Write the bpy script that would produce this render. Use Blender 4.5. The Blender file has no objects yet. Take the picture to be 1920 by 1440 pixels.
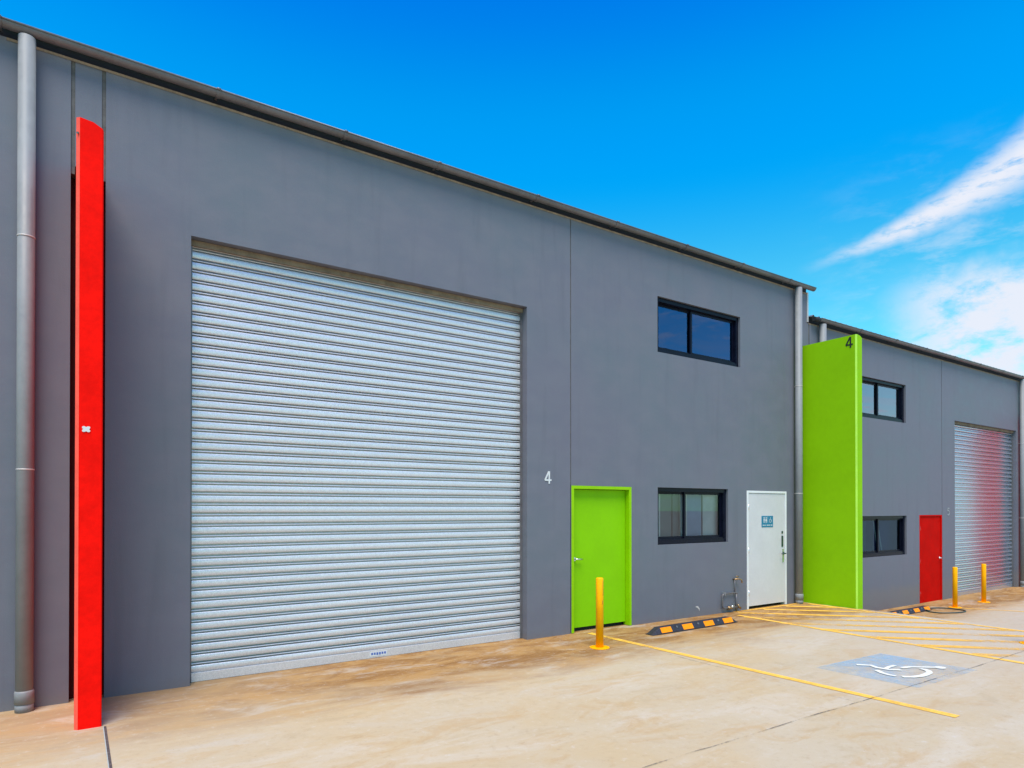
import bpy, bmesh, math, random
from mathutils import Vector
R = math.radians
sc = bpy.context.scene
COL = sc.collection
# ------------------------------------------------------------------ camera
cd = bpy.data.cameras.new("Camera")
cam = bpy.data.objects.new("Camera", cd)
COL.objects.link(cam)
cam.location = (0, -7.1245, 1.75)
cam.rotation_euler = (R(90.335), 0, -0.5920)
cd.sensor_width = 36
cd.lens = 36 * 1221.76 / 1920
cd.shift_y = (947.0 - 720) / 1920
cd.shift_x = -0.4 / 1920
cd.clip_end = 2000
sc.camera = cam
# ------------------------------------------------------------------ light
SUN_AZ, SUN_EL = -37.0, 63.0      # azimuth measured from -y (in front of the wall) towards +x; negative = left
az, el = R(SUN_AZ), R(SUN_EL)
sv = Vector((math.sin(az) * math.cos(el), -math.cos(az) * math.cos(el), math.sin(el)))
sl = bpy.data.lights.new("Sun", 'SUN')
sl.energy = 4.0
sl.angle = R(34)
sl.color = (1.0, 0.90, 0.76)
so = bpy.data.objects.new("Sun", sl)
COL.objects.link(so)
so.rotation_euler = sv.to_track_quat('Z', 'Y').to_euler()
sc.view_settings.view_transform = 'Standard'
sc.view_settings.look = 'None'
sc.view_settings.gamma = 1
sc.view_settings.exposure = 0.25


# ------------------------------------------------------------------ node helper
class N:
    def __init__(s, nt):
        s.nt = nt

    def n(s, t, **kw):
        o = s.nt.nodes.new(t)
        for k, v in kw.items():
            setattr(o, k, v)
        return o

    def put(s, sock, v):
        if isinstance(v, bpy.types.NodeSocket):
            s.nt.links.new(v, sock)
        elif v is not None:
            if sock.type == 'RGBA' and not hasattr(v, '__len__'):
                v = (v, v, v, 1)
            elif sock.type == 'RGBA' and len(v) == 3:
                v = (*v, 1)
            sock.default_value = v

    def m(s, op, a, b=None, c=None, clamp=False):
        o = s.n('ShaderNodeMath', operation=op, use_clamp=clamp)
        s.put(o.inputs[0], a)
        if b is not None: s.put(o.inputs[1], b)
        if c is not None: s.put(o.inputs[2], c)
        return o.outputs[0]

    def mix(s, f, a, b, blend='MIX'):
        o = s.n('ShaderNodeMix', data_type='RGBA', blend_type=blend)
        s.put(o.inputs[0], f); s.put(o.inputs[6], a); s.put(o.inputs[7], b)
        return o.outputs[2]

    def ss(s, v, lo, hi, a=0.0, b=1.0):
        o = s.n('ShaderNodeMapRange', interpolation_type='SMOOTHSTEP')
        s.put(o.inputs[0], v); s.put(o.inputs[1], lo); s.put(o.inputs[2], hi); s.put(o.inputs[3], a); s.put(o.inputs[4], b)
        return o.outputs[0]

    def noise(s, vec, scale, detail=3, rough=0.5, sc3=None, dist=0.0, loc=(0, 0, 0)):
        if sc3 or any(loc):
            mp = s.n('ShaderNodeMapping')
            s.put(mp.inputs[0], vec)
            mp.inputs[1].default_value = loc
            mp.inputs[3].default_value = sc3 or (1, 1, 1)
            vec = mp.outputs[0]
        o = s.n('ShaderNodeTexNoise')
        s.put(o.inputs['Vector'], vec)
        o.inputs['Scale'].default_value = scale
        o.inputs['Detail'].default_value = detail
        o.inputs['Roughness'].default_value = rough
        o.inputs['Distortion'].default_value = dist
        return o.outputs[0]


# ------------------------------------------------------------------ world
w = bpy.data.worlds.new("World")
sc.world = w
w.use_nodes = True
nt = w.node_tree
nt.nodes.clear()
k = N(nt)
out = k.n('ShaderNodeOutputWorld')
bg = k.n('ShaderNodeBackground')
nt.links.new(bg.outputs[0], out.inputs[0])
sky = k.n('ShaderNodeTexSky', sky_type='NISHITA')
sky.sun_disc = False
sky.sun_elevation = el
sky.sun_rotation = math.pi - az          # sun direction (sin(rot), cos(rot))
sky.air_density = 1.0
sky.dust_density = 0.3
sky.ozone_density = 2.0
hs = k.n('ShaderNodeHueSaturation')
hs.inputs['Hue'].default_value = 0.488
hs.inputs['Saturation'].default_value = 1.75
hs.inputs['Value'].default_value = 1.45
nt.links.new(sky.outputs[0], hs.inputs['Color'])
tc = k.n('ShaderNodeTexCoord')
dv = tc.outputs['Generated']
sx = k.n('ShaderNodeSeparateXYZ')
nt.links.new(dv, sx.inputs[0])
X, Y, Z = sx.outputs
azd = k.m('MULTIPLY', k.m('ARCTAN2', X, Y), 57.2958)
eld = k.m('MULTIPLY', k.m('ARCSINE', Z), 57.2958)
zc = k.m('MAXIMUM', Z, 0.06)
cp = k.n('ShaderNodeCombineXYZ')
k.put(cp.inputs[0], k.m('DIVIDE', X, zc)); k.put(cp.inputs[1], k.m('DIVIDE', Y, zc))
P = cp.outputs[0]
ca = k.n('ShaderNodeCombineXYZ')
k.put(ca.inputs[0], azd); k.put(ca.inputs[1], eld)
A = ca.outputs[0]
warp = k.m('MULTIPLY', k.m('SUBTRACT', k.noise(A, 0.35, 4, 0.6), 0.5), 2.6)
wel = k.m('ADD', eld, warp)
# long cirrus streak climbing to the right
t = k.m('DIVIDE', k.m('SUBTRACT', azd, 58.5), 13.6)
tc_ = k.m('MAXIMUM', t, 0.0)
cen = k.m('ADD', 18.6, k.m('ADD', k.m('MULTIPLY', tc_, 3.2), k.m('MULTIPLY', k.m('POWER', tc_, 3.0), 1.2)))
hw = k.m('ADD', 0.28, k.m('MULTIPLY', k.m('POWER', tc_, 1.6), 0.95))
wel1 = k.m('ADD', eld, k.m('MULTIPLY', warp, 0.33))
d1 = k.m('DIVIDE', k.m('ABSOLUTE', k.m('SUBTRACT', wel1, cen)), hw)
band = k.m('MULTIPLY', k.ss(d1, 2.3, 0.1), k.ss(t, -0.1, 0.55))
fib = k.noise(A, 1.1, 8, 0.68, (0.5, 1.5, 1), 0.15)
band = k.m('MULTIPLY', band, k.ss(fib, 0.16, 0.56))
# lower bank of soft cloud
lo = k.m('MULTIPLY', k.ss(k.m('ADD', azd, warp), 62.5, 68.5), k.m('MULTIPLY', k.ss(wel, 18.0, 15.0), k.ss(wel, 2.0, 8.0)))
cl2 = k.noise(A, 0.34, 8, 0.64, (0.75, 1.5, 1), 0.15, (3.1, 1.7, 0))
lo = k.m('MULTIPLY', lo, k.ss(cl2, 0.27, 0.56, 0.0, 0.97))
# thin haze streaks around them
fa = k.noise(A, 0.5, 7, 0.62, (0.5, 1.4, 1), 0.2, (7, 2, 0))
thin = k.m('MULTIPLY', k.m('MULTIPLY', k.ss(azd, 56.0, 72.0), k.ss(eld, 27.0, 17.0)), k.ss(fa, 0.42, 0.75))
thin = k.m('MULTIPLY', thin, 0.5)
# scattered cirrus over the sky behind the camera
gen = k.noise(P, 1.1, 7, 0.62, (0.6, 1.8, 1), 0.9, (2, 5, 0))
gen = k.m('MULTIPLY', k.m('MULTIPLY', k.ss(gen, 0.40, 0.66), 0.5), k.ss(Y, 0.15, -0.25))
cm = k.m('MAXIMUM', k.m('MULTIPLY', k.m('MAXIMUM', k.m('MAXIMUM', band, lo), thin), k.ss(azd, 92.0, 80.0)), gen, clamp=True)
bank2 = k.m('MULTIPLY', k.m('MULTIPLY', k.ss(eld, 14.0, 5.0), k.ss(azd, 92.0, 104.0)), k.ss(k.noise(A, 0.22, 5, 0.6, (0.7, 2.2, 1), 0.1, (1, 4, 0)), 0.25, 0.6, 0.25, 0.62))
wsp = k.m('MULTIPLY', k.ss(k.noise(A, 0.55, 7, 0.62, (0.5, 1.5, 1), 0.3, (5, 8, 0)), 0.46, 0.68), k.m('MULTIPLY', k.ss(azd, 96.0, 110.0), k.ss(eld, 34.0, 22.0, 0.0, 0.8)))
cm = k.m('MAXIMUM', cm, k.m('MAXIMUM', bank2, wsp))
cm = k.m('MULTIPLY', cm, k.ss(Z, -0.02, 0.01))
# photograph's sky: deep saturated blue, cyan towards the horizon
tint = k.mix(k.ss(eld, 40.0, 30.0), (0.10, 1.30, 2.15), (0.2, 1.92, 2.10))
tint = k.mix(k.ss(eld, 30.0, 16.0), tint, (0.5, 2.05, 1.48))
skyc = k.mix(1.0, hs.outputs[0], tint, 'MULTIPLY')
skyc = k.mix(k.ss(eld, 27.0, 0.0), skyc, k.mix(1.0, skyc, (3.0, 1.2, 1.6), 'ADD'))
col = k.mix(cm, skyc, (8.7, 9.1, 10.2))
nt.links.new(col, bg.inputs[0])
bg.inputs[1].default_value = 0.08


# ------------------------------------------------------------------ materials
def mat(name, color, rough=0.6, metal=0.0, var=0.0, vscale=3.0, bump=0.0, bscale=60, spec=None, v2=None):
    m = bpy.data.materials.new(name)
    m.use_nodes = True
    t = m.node_tree
    b = t.nodes['Principled BSDF']
    kk = N(t)
    tcn = kk.n('ShaderNodeTexCoord')
    ob = tcn.outputs['Object']
    b.inputs['Roughness'].default_value = rough
    b.inputs['Metallic'].default_value = metal
    if spec is not None: b.inputs['Specular IOR Level'].default_value = spec
    if var:
        n1 = kk.noise(ob, vscale, 5, 0.6)
        n2 = kk.noise(ob, vscale * 9, 4, 0.6)
        f = kk.m('ADD', kk.m('MULTIPLY', n1, 0.65), kk.m('MULTIPLY', n2, 0.35))
        a = tuple(c * (1 - var) for c in color); z = tuple(min(1, c * (1 + var)) for c in (v2 or color))
        c = kk.mix(kk.ss(f, 0.32, 0.68), a, z)
        t.links.new(c, b.inputs['Base Color'])
        kk.put(b.inputs['Roughness'], kk.ss(n2, 0.3, 0.7, rough - 0.07, min(1, rough + 0.07)))
    else:
        b.inputs['Base Color'].default_value = (*color, 1)
    if bump:
        bn = kk.n('ShaderNodeBump')
        bn.inputs['Strength'].default_value = bump
        bn.inputs['Distance'].default_value = 0.01
        t.links.new(kk.noise(ob, bscale, 4, 0.6), bn.inputs['Height'])
        t.links.new(bn.outputs[0], b.inputs['Normal'])
    return m


def wall_mat():
    m = bpy.data.materials.new('painted_concrete_panel')
    m.use_nodes = True
    t = m.node_tree; b = t.nodes['Principled BSDF']; kk = N(t)
    ob = kk.n('ShaderNodeTexCoord').outputs['Object']
    big = kk.noise(ob, 0.45, 4, 0.55)
    mid = kk.noise(ob, 2.4, 5, 0.6, (1, 1, 1.6))
    fin = kk.noise(ob, 34, 4, 0.7)
    streak = kk.noise(ob, 2.2, 5, 0.6, (2.2, 1, 0.22), 0.3)
    c = kk.mix(kk.ss(big, 0.3, 0.7), (0.139, 0.135, 0.172), (0.124, 0.142, 0.168))
    c = kk.mix(kk.m('MULTIPLY', kk.ss(mid, 0.35, 0.7), 0.65), c, (0.152, 0.156, 0.187))
    c = kk.mix(kk.m('MULTIPLY', kk.ss(streak, 0.5, 0.75), 0.35), c, (0.104, 0.110, 0.134))
    c = kk.mix(kk.m('MULTIPLY', kk.ss(fin, 0.55, 0.8), 0.35), c, (0.170, 0.180, 0.215))
    # dust scuffed up the foot of the wall
    sp = kk.n('ShaderNodeSeparateXYZ'); t.links.new(ob, sp.inputs[0])
    dust = kk.m('MULTIPLY', kk.ss(kk.m('ADD', sp.outputs[2], kk.m('MULTIPLY', mid, 0.25)), 0.30, 0.02), 0.30)
    c = kk.mix(dust, c, (0.22, 0.17, 0.12))
    t.links.new(c, b.inputs['Base Color'])
    kk.put(b.inputs['Roughness'], kk.ss(mid, 0.3, 0.7, 0.50, 0.66))
    b.inputs['Specular IOR Level'].default_value = 0.35
    bn = kk.n('ShaderNodeBump'); bn.inputs['Strength'].default_value = 0.35; bn.inputs['Distance'].default_value = 0.006
    h = kk.m('ADD', kk.m('MULTIPLY', kk.noise(ob, 90, 3, 0.6), 0.5), kk.m('MULTIPLY', mid, 1.2))
    t.links.new(h, bn.inputs['Height']); t.links.new(bn.outputs[0], b.inputs['Normal'])
    return m


def ground_mat():
    m = bpy.data.materials.new('stained_concrete')
    m.use_nodes = True
    t = m.node_tree; b = t.nodes['Principled BSDF']; kk = N(t)
    b.inputs['Specular IOR Level'].default_value = 0.15
    ob = kk.n('ShaderNodeTexCoord').outputs['Object']
    sp = kk.n('ShaderNodeSeparateXYZ'); t.links.new(ob, sp.inputs[0])
    x, y = sp.outputs[0], sp.outputs[1]
    big = kk.noise(ob, 0.55, 5, 0.6, None, 0.5)
    st = kk.noise(ob, 1.0, 10, 0.68, (0.5, 1.7, 1), 0.6)
    st2 = kk.noise(ob, 1.0, 10, 0.72, (1.1, 2.6, 1), 0.8, (4, 9, 0))
    fine = kk.noise(ob, 12, 9, 0.76)
    spk = kk.noise(ob, 55, 3, 0.7)
    c = kk.mix(kk.ss(big, 0.34, 0.66), (0.495, 0.375, 0.215), (0.49, 0.405, 0.275))
    c = kk.mix(kk.m('MULTIPLY', kk.ss(st, 0.48, 0.66), 0.60), c, (0.53, 0.465, 0.36))
    c = kk.mix(kk.m('MULTIPLY', kk.ss(st2, 0.50, 0.66), 0.55), c, (0.46, 0.30, 0.135))
    # red soil washed against the foot of the wall
    yy = kk.m('ADD', y, kk.m('MULTIPLY', kk.m('SUBTRACT', st, 0.5), 2.6))
    near = kk.ss(yy, -1.95, -0.75)
    near = kk.m('MULTIPLY', near, kk.ss(kk.m('ADD', x, kk.m('MULTIPLY', big, 3.0)), 1.5, 4.5, 0.55, 1.0))
    soil = kk.mix(kk.ss(st2, 0.40, 0.60), (0.25, 0.125, 0.038), (0.39, 0.225, 0.08))
    c = kk.mix(near, c, soil)
    st3 = kk.noise(ob, 1.6, 9, 0.7, (0.7, 1.5, 1), 0.5, (11, 3, 0))
    c = kk.mix(kk.m('MULTIPLY', kk.m('MULTIPLY', kk.ss(st3, 0.52, 0.66), kk.ss(y, -2.8, -1.4)), 0.55), c, (0.48, 0.44, 0.37))
    c = kk.mix(kk.m('MULTIPLY', kk.ss(st3, 0.46, 0.36), 0.35), c, (0.40, 0.30, 0.17))
    # paler, greyer slab further along
    grey = kk.m('MULTIPLY', kk.ss(x, 5.0, 11.0), kk.ss(y, -0.8, -2.4))
    c = kk.mix(kk.m('MULTIPLY', grey, 0.65), c, (0.47, 0.41, 0.33))
    c = kk.mix(kk.m('MULTIPLY', kk.ss(fine, 0.52, 0.70), 0.5), c, (0.37, 0.27, 0.165))
    c = kk.mix(kk.m('MULTIPLY', kk.ss(fine, 0.46, 0.30), 0.4), c, (0.58, 0.545, 0.48))
    c = kk.mix(kk.m('MULTIPLY', kk.ss(spk, 0.64, 0.72), 0.55), c, (0.25, 0.20, 0.15))
    t.links.new(c, b.inputs['Base Color'])
    kk.put(b.inputs['Roughness'], kk.ss(st, 0.3, 0.7, 0.62, 0.85))
    bn = kk.n('ShaderNodeBump'); bn.inputs['Strength'].default_value = 0.25; bn.inputs['Distance'].default_value = 0.006
    t.links.new(kk.m('ADD', fine, kk.m('MULTIPLY', spk, 0.5)), bn.inputs['Height'])
    t.links.new(bn.outputs[0], b.inputs['Normal'])
    return m


def worn_paint(name, color, cover=0.5, soft=0.14, vs=5.0, alpha=1.0, sc3=None, rough=0.6):
    m = bpy.data.materials.new(name)
    m.use_nodes = True
    t = m.node_tree; b = t.nodes['Principled BSDF']; kk = N(t)
    ob = kk.n('ShaderNodeTexCoord').outputs['Object']
    n = kk.m('ADD', kk.m('MULTIPLY', kk.noise(ob, vs * 0.35, 4, 0.6, sc3), 0.6), kk.m('MULTIPLY', kk.noise(ob, vs * 5, 5, 0.7), 0.4))
    mask = kk.m('MULTIPLY', kk.ss(n, cover - soft, cover + soft, 1.0, 0.0), alpha)
    c = kk.mix(kk.ss(kk.noise(ob, 9, 4, 0.6), 0.35, 0.7), color, tuple(min(1, q * 1.12 + 0.02) for q in color))
    t.links.new(c, b.inputs['Base Color'])
    b.inputs['Roughness'].default_value = rough
    t.links.new(mask, b.inputs['Alpha'])
    return m


def galv_mat(name='galvanised_steel', metal=0.38, rlo=0.28, rhi=0.36, k0=1.0, tn=(0.98, 1.0, 1.03)):
    m = bpy.data.materials.new(name)
    m.use_nodes = True
    t = m.node_tree; b = t.nodes['Principled BSDF']; kk = N(t)
    ob = kk.n('ShaderNodeTexCoord').outputs['Object']
    vo = kk.n('ShaderNodeTexVoronoi'); vo.inputs['Scale'].default_value = 120
    t.links.new(ob, vo.inputs['Vector'])
    sepc = kk.n('ShaderNodeSeparateColor'); t.links.new(vo.outputs['Color'], sepc.inputs[0])
    slow = kk.noise(ob, 1.6, 4, 0.6, (0.5, 1, 2.5))
    f = kk.m('ADD', kk.m('MULTIPLY', sepc.outputs[0], 0.5), kk.m('MULTIPLY', slow, 0.5))
    c = kk.mix(kk.ss(f, 0.2, 0.85), tuple(v * k0 * t_ for v, t_ in zip((0.56, 0.56, 0.575), tn)), tuple(v * k0 * t_ for v, t_ in zip((0.71, 0.70, 0.71), tn)))
    t.links.new(c, b.inputs['Base Color'])
    b.inputs['Metallic'].default_value = metal
    kk.put(b.inputs['Roughness'], kk.ss(sepc.outputs[1], 0.0, 1.0, rlo, rhi))
    bn = kk.n('ShaderNodeBump'); bn.inputs['Strength'].default_value = 0.12; bn.inputs['Distance'].default_value = 0.003
    t.links.new(kk.noise(ob, 8, 4, 0.6, (0.5, 1, 1)), bn.inputs['Height']); t.links.new(bn.outputs[0], b.inputs['Normal'])
    return m


def glass_mat(name, refl, tint, gcol=(0.95, 0.97, 1)):
    m = bpy.data.materials.new(name)
    m.use_nodes = True
    t = m.node_tree; t.nodes.remove(t.nodes['Principled BSDF']); kk = N(t)
    o = t.nodes['Material Output']
    g = kk.n('ShaderNodeBsdfGlossy'); g.inputs['Roughness'].default_value = 0.01
    g.inputs['Color'].default_value = (*gcol, 1)
    tr = kk.n('ShaderNodeBsdfTransparent'); tr.inputs['Color'].default_value = (*tint, 1)
    fr = kk.n('ShaderNodeFresnel'); fr.inputs['IOR'].default_value = 1.52
    f = kk.m('ADD', kk.m('MULTIPLY', fr.outputs[0], 1.3), refl, clamp=True)
    mx = kk.n('ShaderNodeMixShader')
    t.links.new(f, mx.inputs[0]); t.links.new(tr.outputs[0], mx.inputs[1]); t.links.new(g.outputs[0], mx.inputs[2])
    t.links.new(mx.outputs[0], o.inputs[0])
    return m


M = dict(
    wall=wall_mat(), ground=ground_mat(), galv=galv_mat(), galv2=galv_mat('weathered_galvanised_steel', 0.72, 0.17, 0.25, 0.92, (0.86, 0.96, 1.10)),
    pipe=mat('painted_steel_pipe', (0.225, 0.235, 0.245), 0.50, 0, 0.10, 1.6, 0.03, 40, spec=0.35),
    gutter=mat('coated_steel_gutter', (0.125, 0.12, 0.13), 0.38, 0.15, 0.22, 3.0, 0.04, 30),
    flash=mat('pale_flashing', (0.50, 0.47, 0.46), 0.45, 0.1, 0.1, 5),
    grime_shade=mat('rust_capping_and_shade', (0.20, 0.15, 0.105), 0.8, 0, 0.35, 7),  # rusty capping; also colours the painted shade under the shutter lintel
    seal=mat('joint_sealant', (0.105, 0.10, 0.095), 0.8, 0, 0.3, 9),
    red_bounce=mat('red_bounce_dark', (0.10, 0.004, 0.005), 0.8),  # dark red standing in for blade colour bounced into the slot
    greenbl=mat('dark_green_blind', (0.03, 0.10, 0.06), 0.8, 0, 0.2, 3),
    green_bounce=mat('green_bounce_dark', (0.02, 0.05, 0.004), 0.8),  # same for the green slot: bounced light put into the backing colour
    dark=mat('shadow_gap_black', (0.015, 0.014, 0.016), 0.8),
    red=mat('red_painted_render', (0.88, 0.006, 0.003), 0.60, 0, 0.14, 2.2, 0.14, 45, spec=0.03),
    red_edge=mat('red_paint_pale_edge', (0.86, 0.10, 0.065), 0.5, 0, 0.10, 5, 0.1, 45, spec=0.12),  # paler red for the chamfered outer edge
    reddoor=mat('red_door_enamel', (0.50, 0.004, 0.002), 0.60, 0, 0.12, 3, 0.03, 20, spec=0.02),
    green=mat('green_painted_render', (0.235, 0.50, 0.001), 0.60, 0, 0.05, 1.3, 0.10, 45, spec=0.12),
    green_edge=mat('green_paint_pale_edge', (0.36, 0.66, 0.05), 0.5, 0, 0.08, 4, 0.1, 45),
    gdoor=mat('green_door_enamel', (0.215, 0.52, 0.001), 0.60, 0, 0.04, 2.5, 0.04, 16, spec=0.12),
    gframe=mat('green_door_frame', (0.25, 0.52, 0.002), 0.34, 0, 0.08, 3.0, 0.03, 20, spec=0.12),
    wdoor=mat('white_door_enamel', (0.55, 0.54, 0.55), 0.45, 0, 0.05, 2, 0.04, 20),
    wframe=mat('white_door_frame', (0.68, 0.69, 0.69), 0.42, 0, 0.05, 4),
    navy=mat('dark_powder_coat', (0.004, 0.005, 0.014), 0.3, 0, 0.25, 6, spec=0.15),
    glass=glass_mat('tinted_glass', 0.17, (0.36, 0.44, 0.56), (0.26, 0.46, 0.90)),
    clear=glass_mat('clear_glass', 0.02, (0.92, 0.96, 0.96)),
    paleglass=glass_mat('pale_reflecting_glass', 0.30, (0.5, 0.55, 0.65), (0.80, 0.72, 0.86)),
    navyboard=mat('navy_panel', (0.010, 0.014, 0.13), 0.7),
    dimglass=glass_mat('dim_glass', 0.04, (0.5, 0.6, 0.62), (0.35, 0.55, 0.75)),
    room=mat('room_wall', (0.13, 0.15, 0.16), 0.8, 0, 0.15, 1.5),
    room_dark=mat('dark_room_wall', (0.045, 0.05, 0.065), 0.8, 0, 0.2, 1.5),
    curtain=mat('pale_blind', (0.42, 0.44, 0.46), 0.8, 0, 0.10, 3),
    bluebl=mat('blue_grey_blind', (0.16, 0.23, 0.37), 0.7, 0, 0.10, 3),
    chrome=mat('brushed_steel', (0.72, 0.73, 0.74), 0.25, 0.9, 0.06, 30),
    bronze=mat('dark_lock_metal', (0.05, 0.09, 0.08), 0.35, 0.5, 0.2, 30),
    yellow=mat('yellow_safety_enamel', (0.98, 0.42, 0.002), 0.36, 0, 0.09, 6, 0.05, 30, spec=0.12),
    scuff=mat('rust_scratch', (0.38, 0.10, 0.02), 0.7, 0, 0.3, 40),
    rubber=mat('black_rubber', (0.022, 0.020, 0.030), 0.55, 0, 0.35, 30, 0.5, 80),
    orange=mat('orange_reflector', (0.88, 0.27, 0.003), 0.35, 0, 0.12, 30, 0.4, 90, spec=0.12),
    hose=mat('green_black_hose', (0.03, 0.055, 0.05), 0.45, 0, 0.2, 20),
    teal=mat('blue_sign_enamel', (0.012, 0.17, 0.30), 0.35, 0, 0.06, 10),
    white=mat('white_vinyl', (0.60, 0.61, 0.61), 0.5, 0, 0.05, 10),
    faded=mat('faded_vinyl', (0.30, 0.32, 0.33), 0.6),
    black=mat('black_vinyl', (0.012, 0.014, 0.012), 0.5),
    label=mat('blue_ink', (0.06, 0.12, 0.40), 0.5),
    joint=mat('joint_tar', (0.085, 0.065, 0.06), 0.85, 0, 0.4, 20),
    efflo=mat('chalky_mortar', (0.36, 0.40, 0.38), 0.85, 0, 0.1, 20),
    line=worn_paint('yellow_road_paint', (0.90, 0.50, 0.06), 0.60, 0.13, 5.0, 0.93),
    hatch=worn_paint('faded_yellow_road_paint', (0.84, 0.46, 0.055), 0.54, 0.12, 2.6, 0.85),
    blue=worn_paint('faded_blue_road_paint', (0.24, 0.48, 0.70), 0.48, 0.19, 2.4, 0.60),
    sym=worn_paint('white_road_paint', (0.74, 0.72, 0.62), 0.62, 0.10, 6.0, 0.97),
    crack=worn_paint('hairline_crack_dirt', (0.10, 0.085, 0.075), 0.50, 0.10, 5.0, 0.7),
    tyre=worn_paint('tyre_scuff', (0.20, 0.17, 0.15), 0.44, 0.12, 2.5, 0.45),
    roof=mat('roof_sheet', (0.33, 0.34, 0.35), 0.4, 0.5, 0.1, 2),
    brass=mat('aged_brass', (0.36, 0.24, 0.12), 0.4, 0.8, 0.3, 40),
)


# ------------------------------------------------------------------ mesh builder
class MB:
    def __init__(s):
        s.bm = bmesh.new()
        s.mats = []

    def mi(s, m):
        if m not in s.mats: s.mats.append(m)
        return s.mats.index(m)

    def face(s, pts, m, smooth=False):
        vs = [s.bm.verts.new(p) for p in pts]
        f = s.bm.faces.new(vs)
        f.material_index = s.mi(m)
        f.smooth = smooth
        return f

    def box(s, x0, x1, y0, y1, z0, z1, m, bev=0.0):
        v = [s.bm.verts.new(p) for p in ((x0, y0, z0), (x1, y0, z0), (x1, y1, z0), (x0, y1, z0), (x0, y0, z1), (x1, y0, z1), (x1, y1, z1), (x0, y1, z1))]
        fs = [s.bm.faces.new([v[i] for i in q]) for q in ((3, 2, 1, 0), (4, 5, 6, 7), (0, 1, 5, 4), (1, 2, 6, 5), (2, 3, 7, 6), (3, 0, 4, 7))]
        k_ = s.mi(m)
        for f in fs: f.material_index = k_
        if bev:
            es = list({e for f in fs for e in f.edges})
            r = bmesh.ops.bevel(s.bm, geom=es, offset=bev, segments=2, affect='EDGES', profile=0.5)
            for f in r['faces']: f.material_index = k_; f.smooth = True
        return s

    def tube(s, pts, r, m, n=16, caps=True):
        pts = [Vector(p) for p in pts]
        rings = []
        prev = None
        for i, p in enumerate(pts):
            if i == 0: d = pts[1] - p
            elif i == len(pts) - 1: d = p - pts[i - 1]
            else: d = (pts[i + 1] - p).normalized() + (p - pts[i - 1]).normalized()
            d.normalize()
            if prev is None:
                u = d.orthogonal().normalized()
            else:
                u = prev - d * prev.dot(d)
                if u.length < 1e-5: u = d.orthogonal()
                u.normalize()
            prev = u
            v = d.cross(u)
            rr = r[i] if hasattr(r, '__len__') else r
            rings.append([s.bm.verts.new(p + (u * math.cos(a) + v * math.sin(a)) * rr) for a in [2 * math.pi * j / n for j in range(n)]])
        k_ = s.mi(m)
        for a, b in zip(rings, rings[1:]):
            for j in range(n):
                f = s.bm.faces.new((a[j], a[(j + 1) % n], b[(j + 1) % n], b[j]))
                f.smooth = True; f.material_index = k_
        if caps:
            for rg in (rings[0][::-1], rings[-1]):
                f = s.bm.faces.new(rg); f.material_index = k_
        return s

    def cyl(s, c, r, h, m, n=24, bev=0.0):
        x, y, z = c
        if bev:
            s.tube([(x, y, z), (x, y, z + h - bev), (x, y, z + h - bev * 0.3), (x, y, z + h)], [r, r, r - bev * 0.3, r - bev], m, n)
        else:
            s.tube([(x, y, z), (x, y, z + h)], r, m, n)
        return s

    def extrude_x(s, prof, x0, x1, m, smooth=False, close=False):
        a = [s.bm.verts.new((x0, y, z)) for y, z in prof]
        b = [s.bm.verts.new((x1, y, z)) for y, z in prof]
        k_ = s.mi(m)
        n = len(prof)
        for i in range(n if close else n - 1):
            j = (i + 1) % n
            f = s.bm.faces.new((a[i], b[i], b[j], a[j])); f.material_index = k_; f.smooth = smooth
        if close:
            for r in (a[::-1], b):
                f = s.bm.faces.new(r); f.material_index = k_
        return s

    def plate(s, poly, to3, th, m):
        """flat polygon (2D list) mapped by to3(u, v, d) and given thickness th"""
        a = [s.bm.verts.new(to3(u, v, 0)) for u, v in poly]
        b = [s.bm.verts.new(to3(u, v, th)) for u, v in poly]
        k_ = s.mi(m)
        n = len(poly)
        for q in (a, b):
            f = s.bm.faces.new(q); f.material_index = k_
        for i in range(n):
            j = (i + 1) % n
            f = s.bm.faces.new((a[i], b[i], b[j], a[j])); f.material_index = k_
        return s

    def stroke(s, pts, wd, to3, th, m):
        """polyline of width wd in 2D as one strip"""
        L, Rr = [], []
        P = [Vector(p) for p in pts]
        for i, p in enumerate(P):
            if i == 0: d = P[1] - p
            elif i == len(P) - 1: d = p - P[i - 1]
            else: d = (P[i + 1] - p).normalized() + (p - P[i - 1]).normalized()
            d.normalize()
            nrm = Vector((-d.y, d.x)) * wd / 2
            L.append(p + nrm); Rr.append(p - nrm)
        s.plate([tuple(q) for q in L] + [tuple(q) for q in Rr[::-1]], to3, th, m)
        return s

    def build(s, name, parent=None, recalc=True, origin=None):
        if recalc: bmesh.ops.recalc_face_normals(s.bm, faces=s.bm.faces)
        me = bpy.data.meshes.new(name)
        if origin:
            bmesh.ops.translate(s.bm, verts=s.bm.verts, vec=-Vector(origin))
        s.bm.to_mesh(me); s.bm.free()
        for m in s.mats: me.materials.append(m)
        o = bpy.data.objects.new(name, me)
        COL.objects.link(o)
        if origin: o.location = origin
        if parent: o.parent = parent
        return o


def tag(o, label=None, cat=None, group=None, kind=None):
    if label: o['label'] = label
    if cat: o['category'] = cat
    if group: o['group'] = group
    if kind: o['kind'] = kind
    return o


def empty(name, loc=(0, 0, 0)):
    o = bpy.data.objects.new(name, None)
    COL.objects.link(o)
    o.location = loc
    return o


def thing(name, label, cat, loc=(0, 0, 0), group=None):
    return tag(empty(name, loc), label, cat, group)


# ------------------------------------------------------------------ ground
def sm(a, b, v):
    t_ = max(0, min(1, (v - a) / (b - a)))
    return t_ * t_ * (3 - 2 * t_)


def gz(x, y):
    fall = max(0.0, min(1.0, 1 - (-y - 0.9) / 6.0))
    return -0.40 * sm(11.33, 13.1, x) * fall


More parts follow.
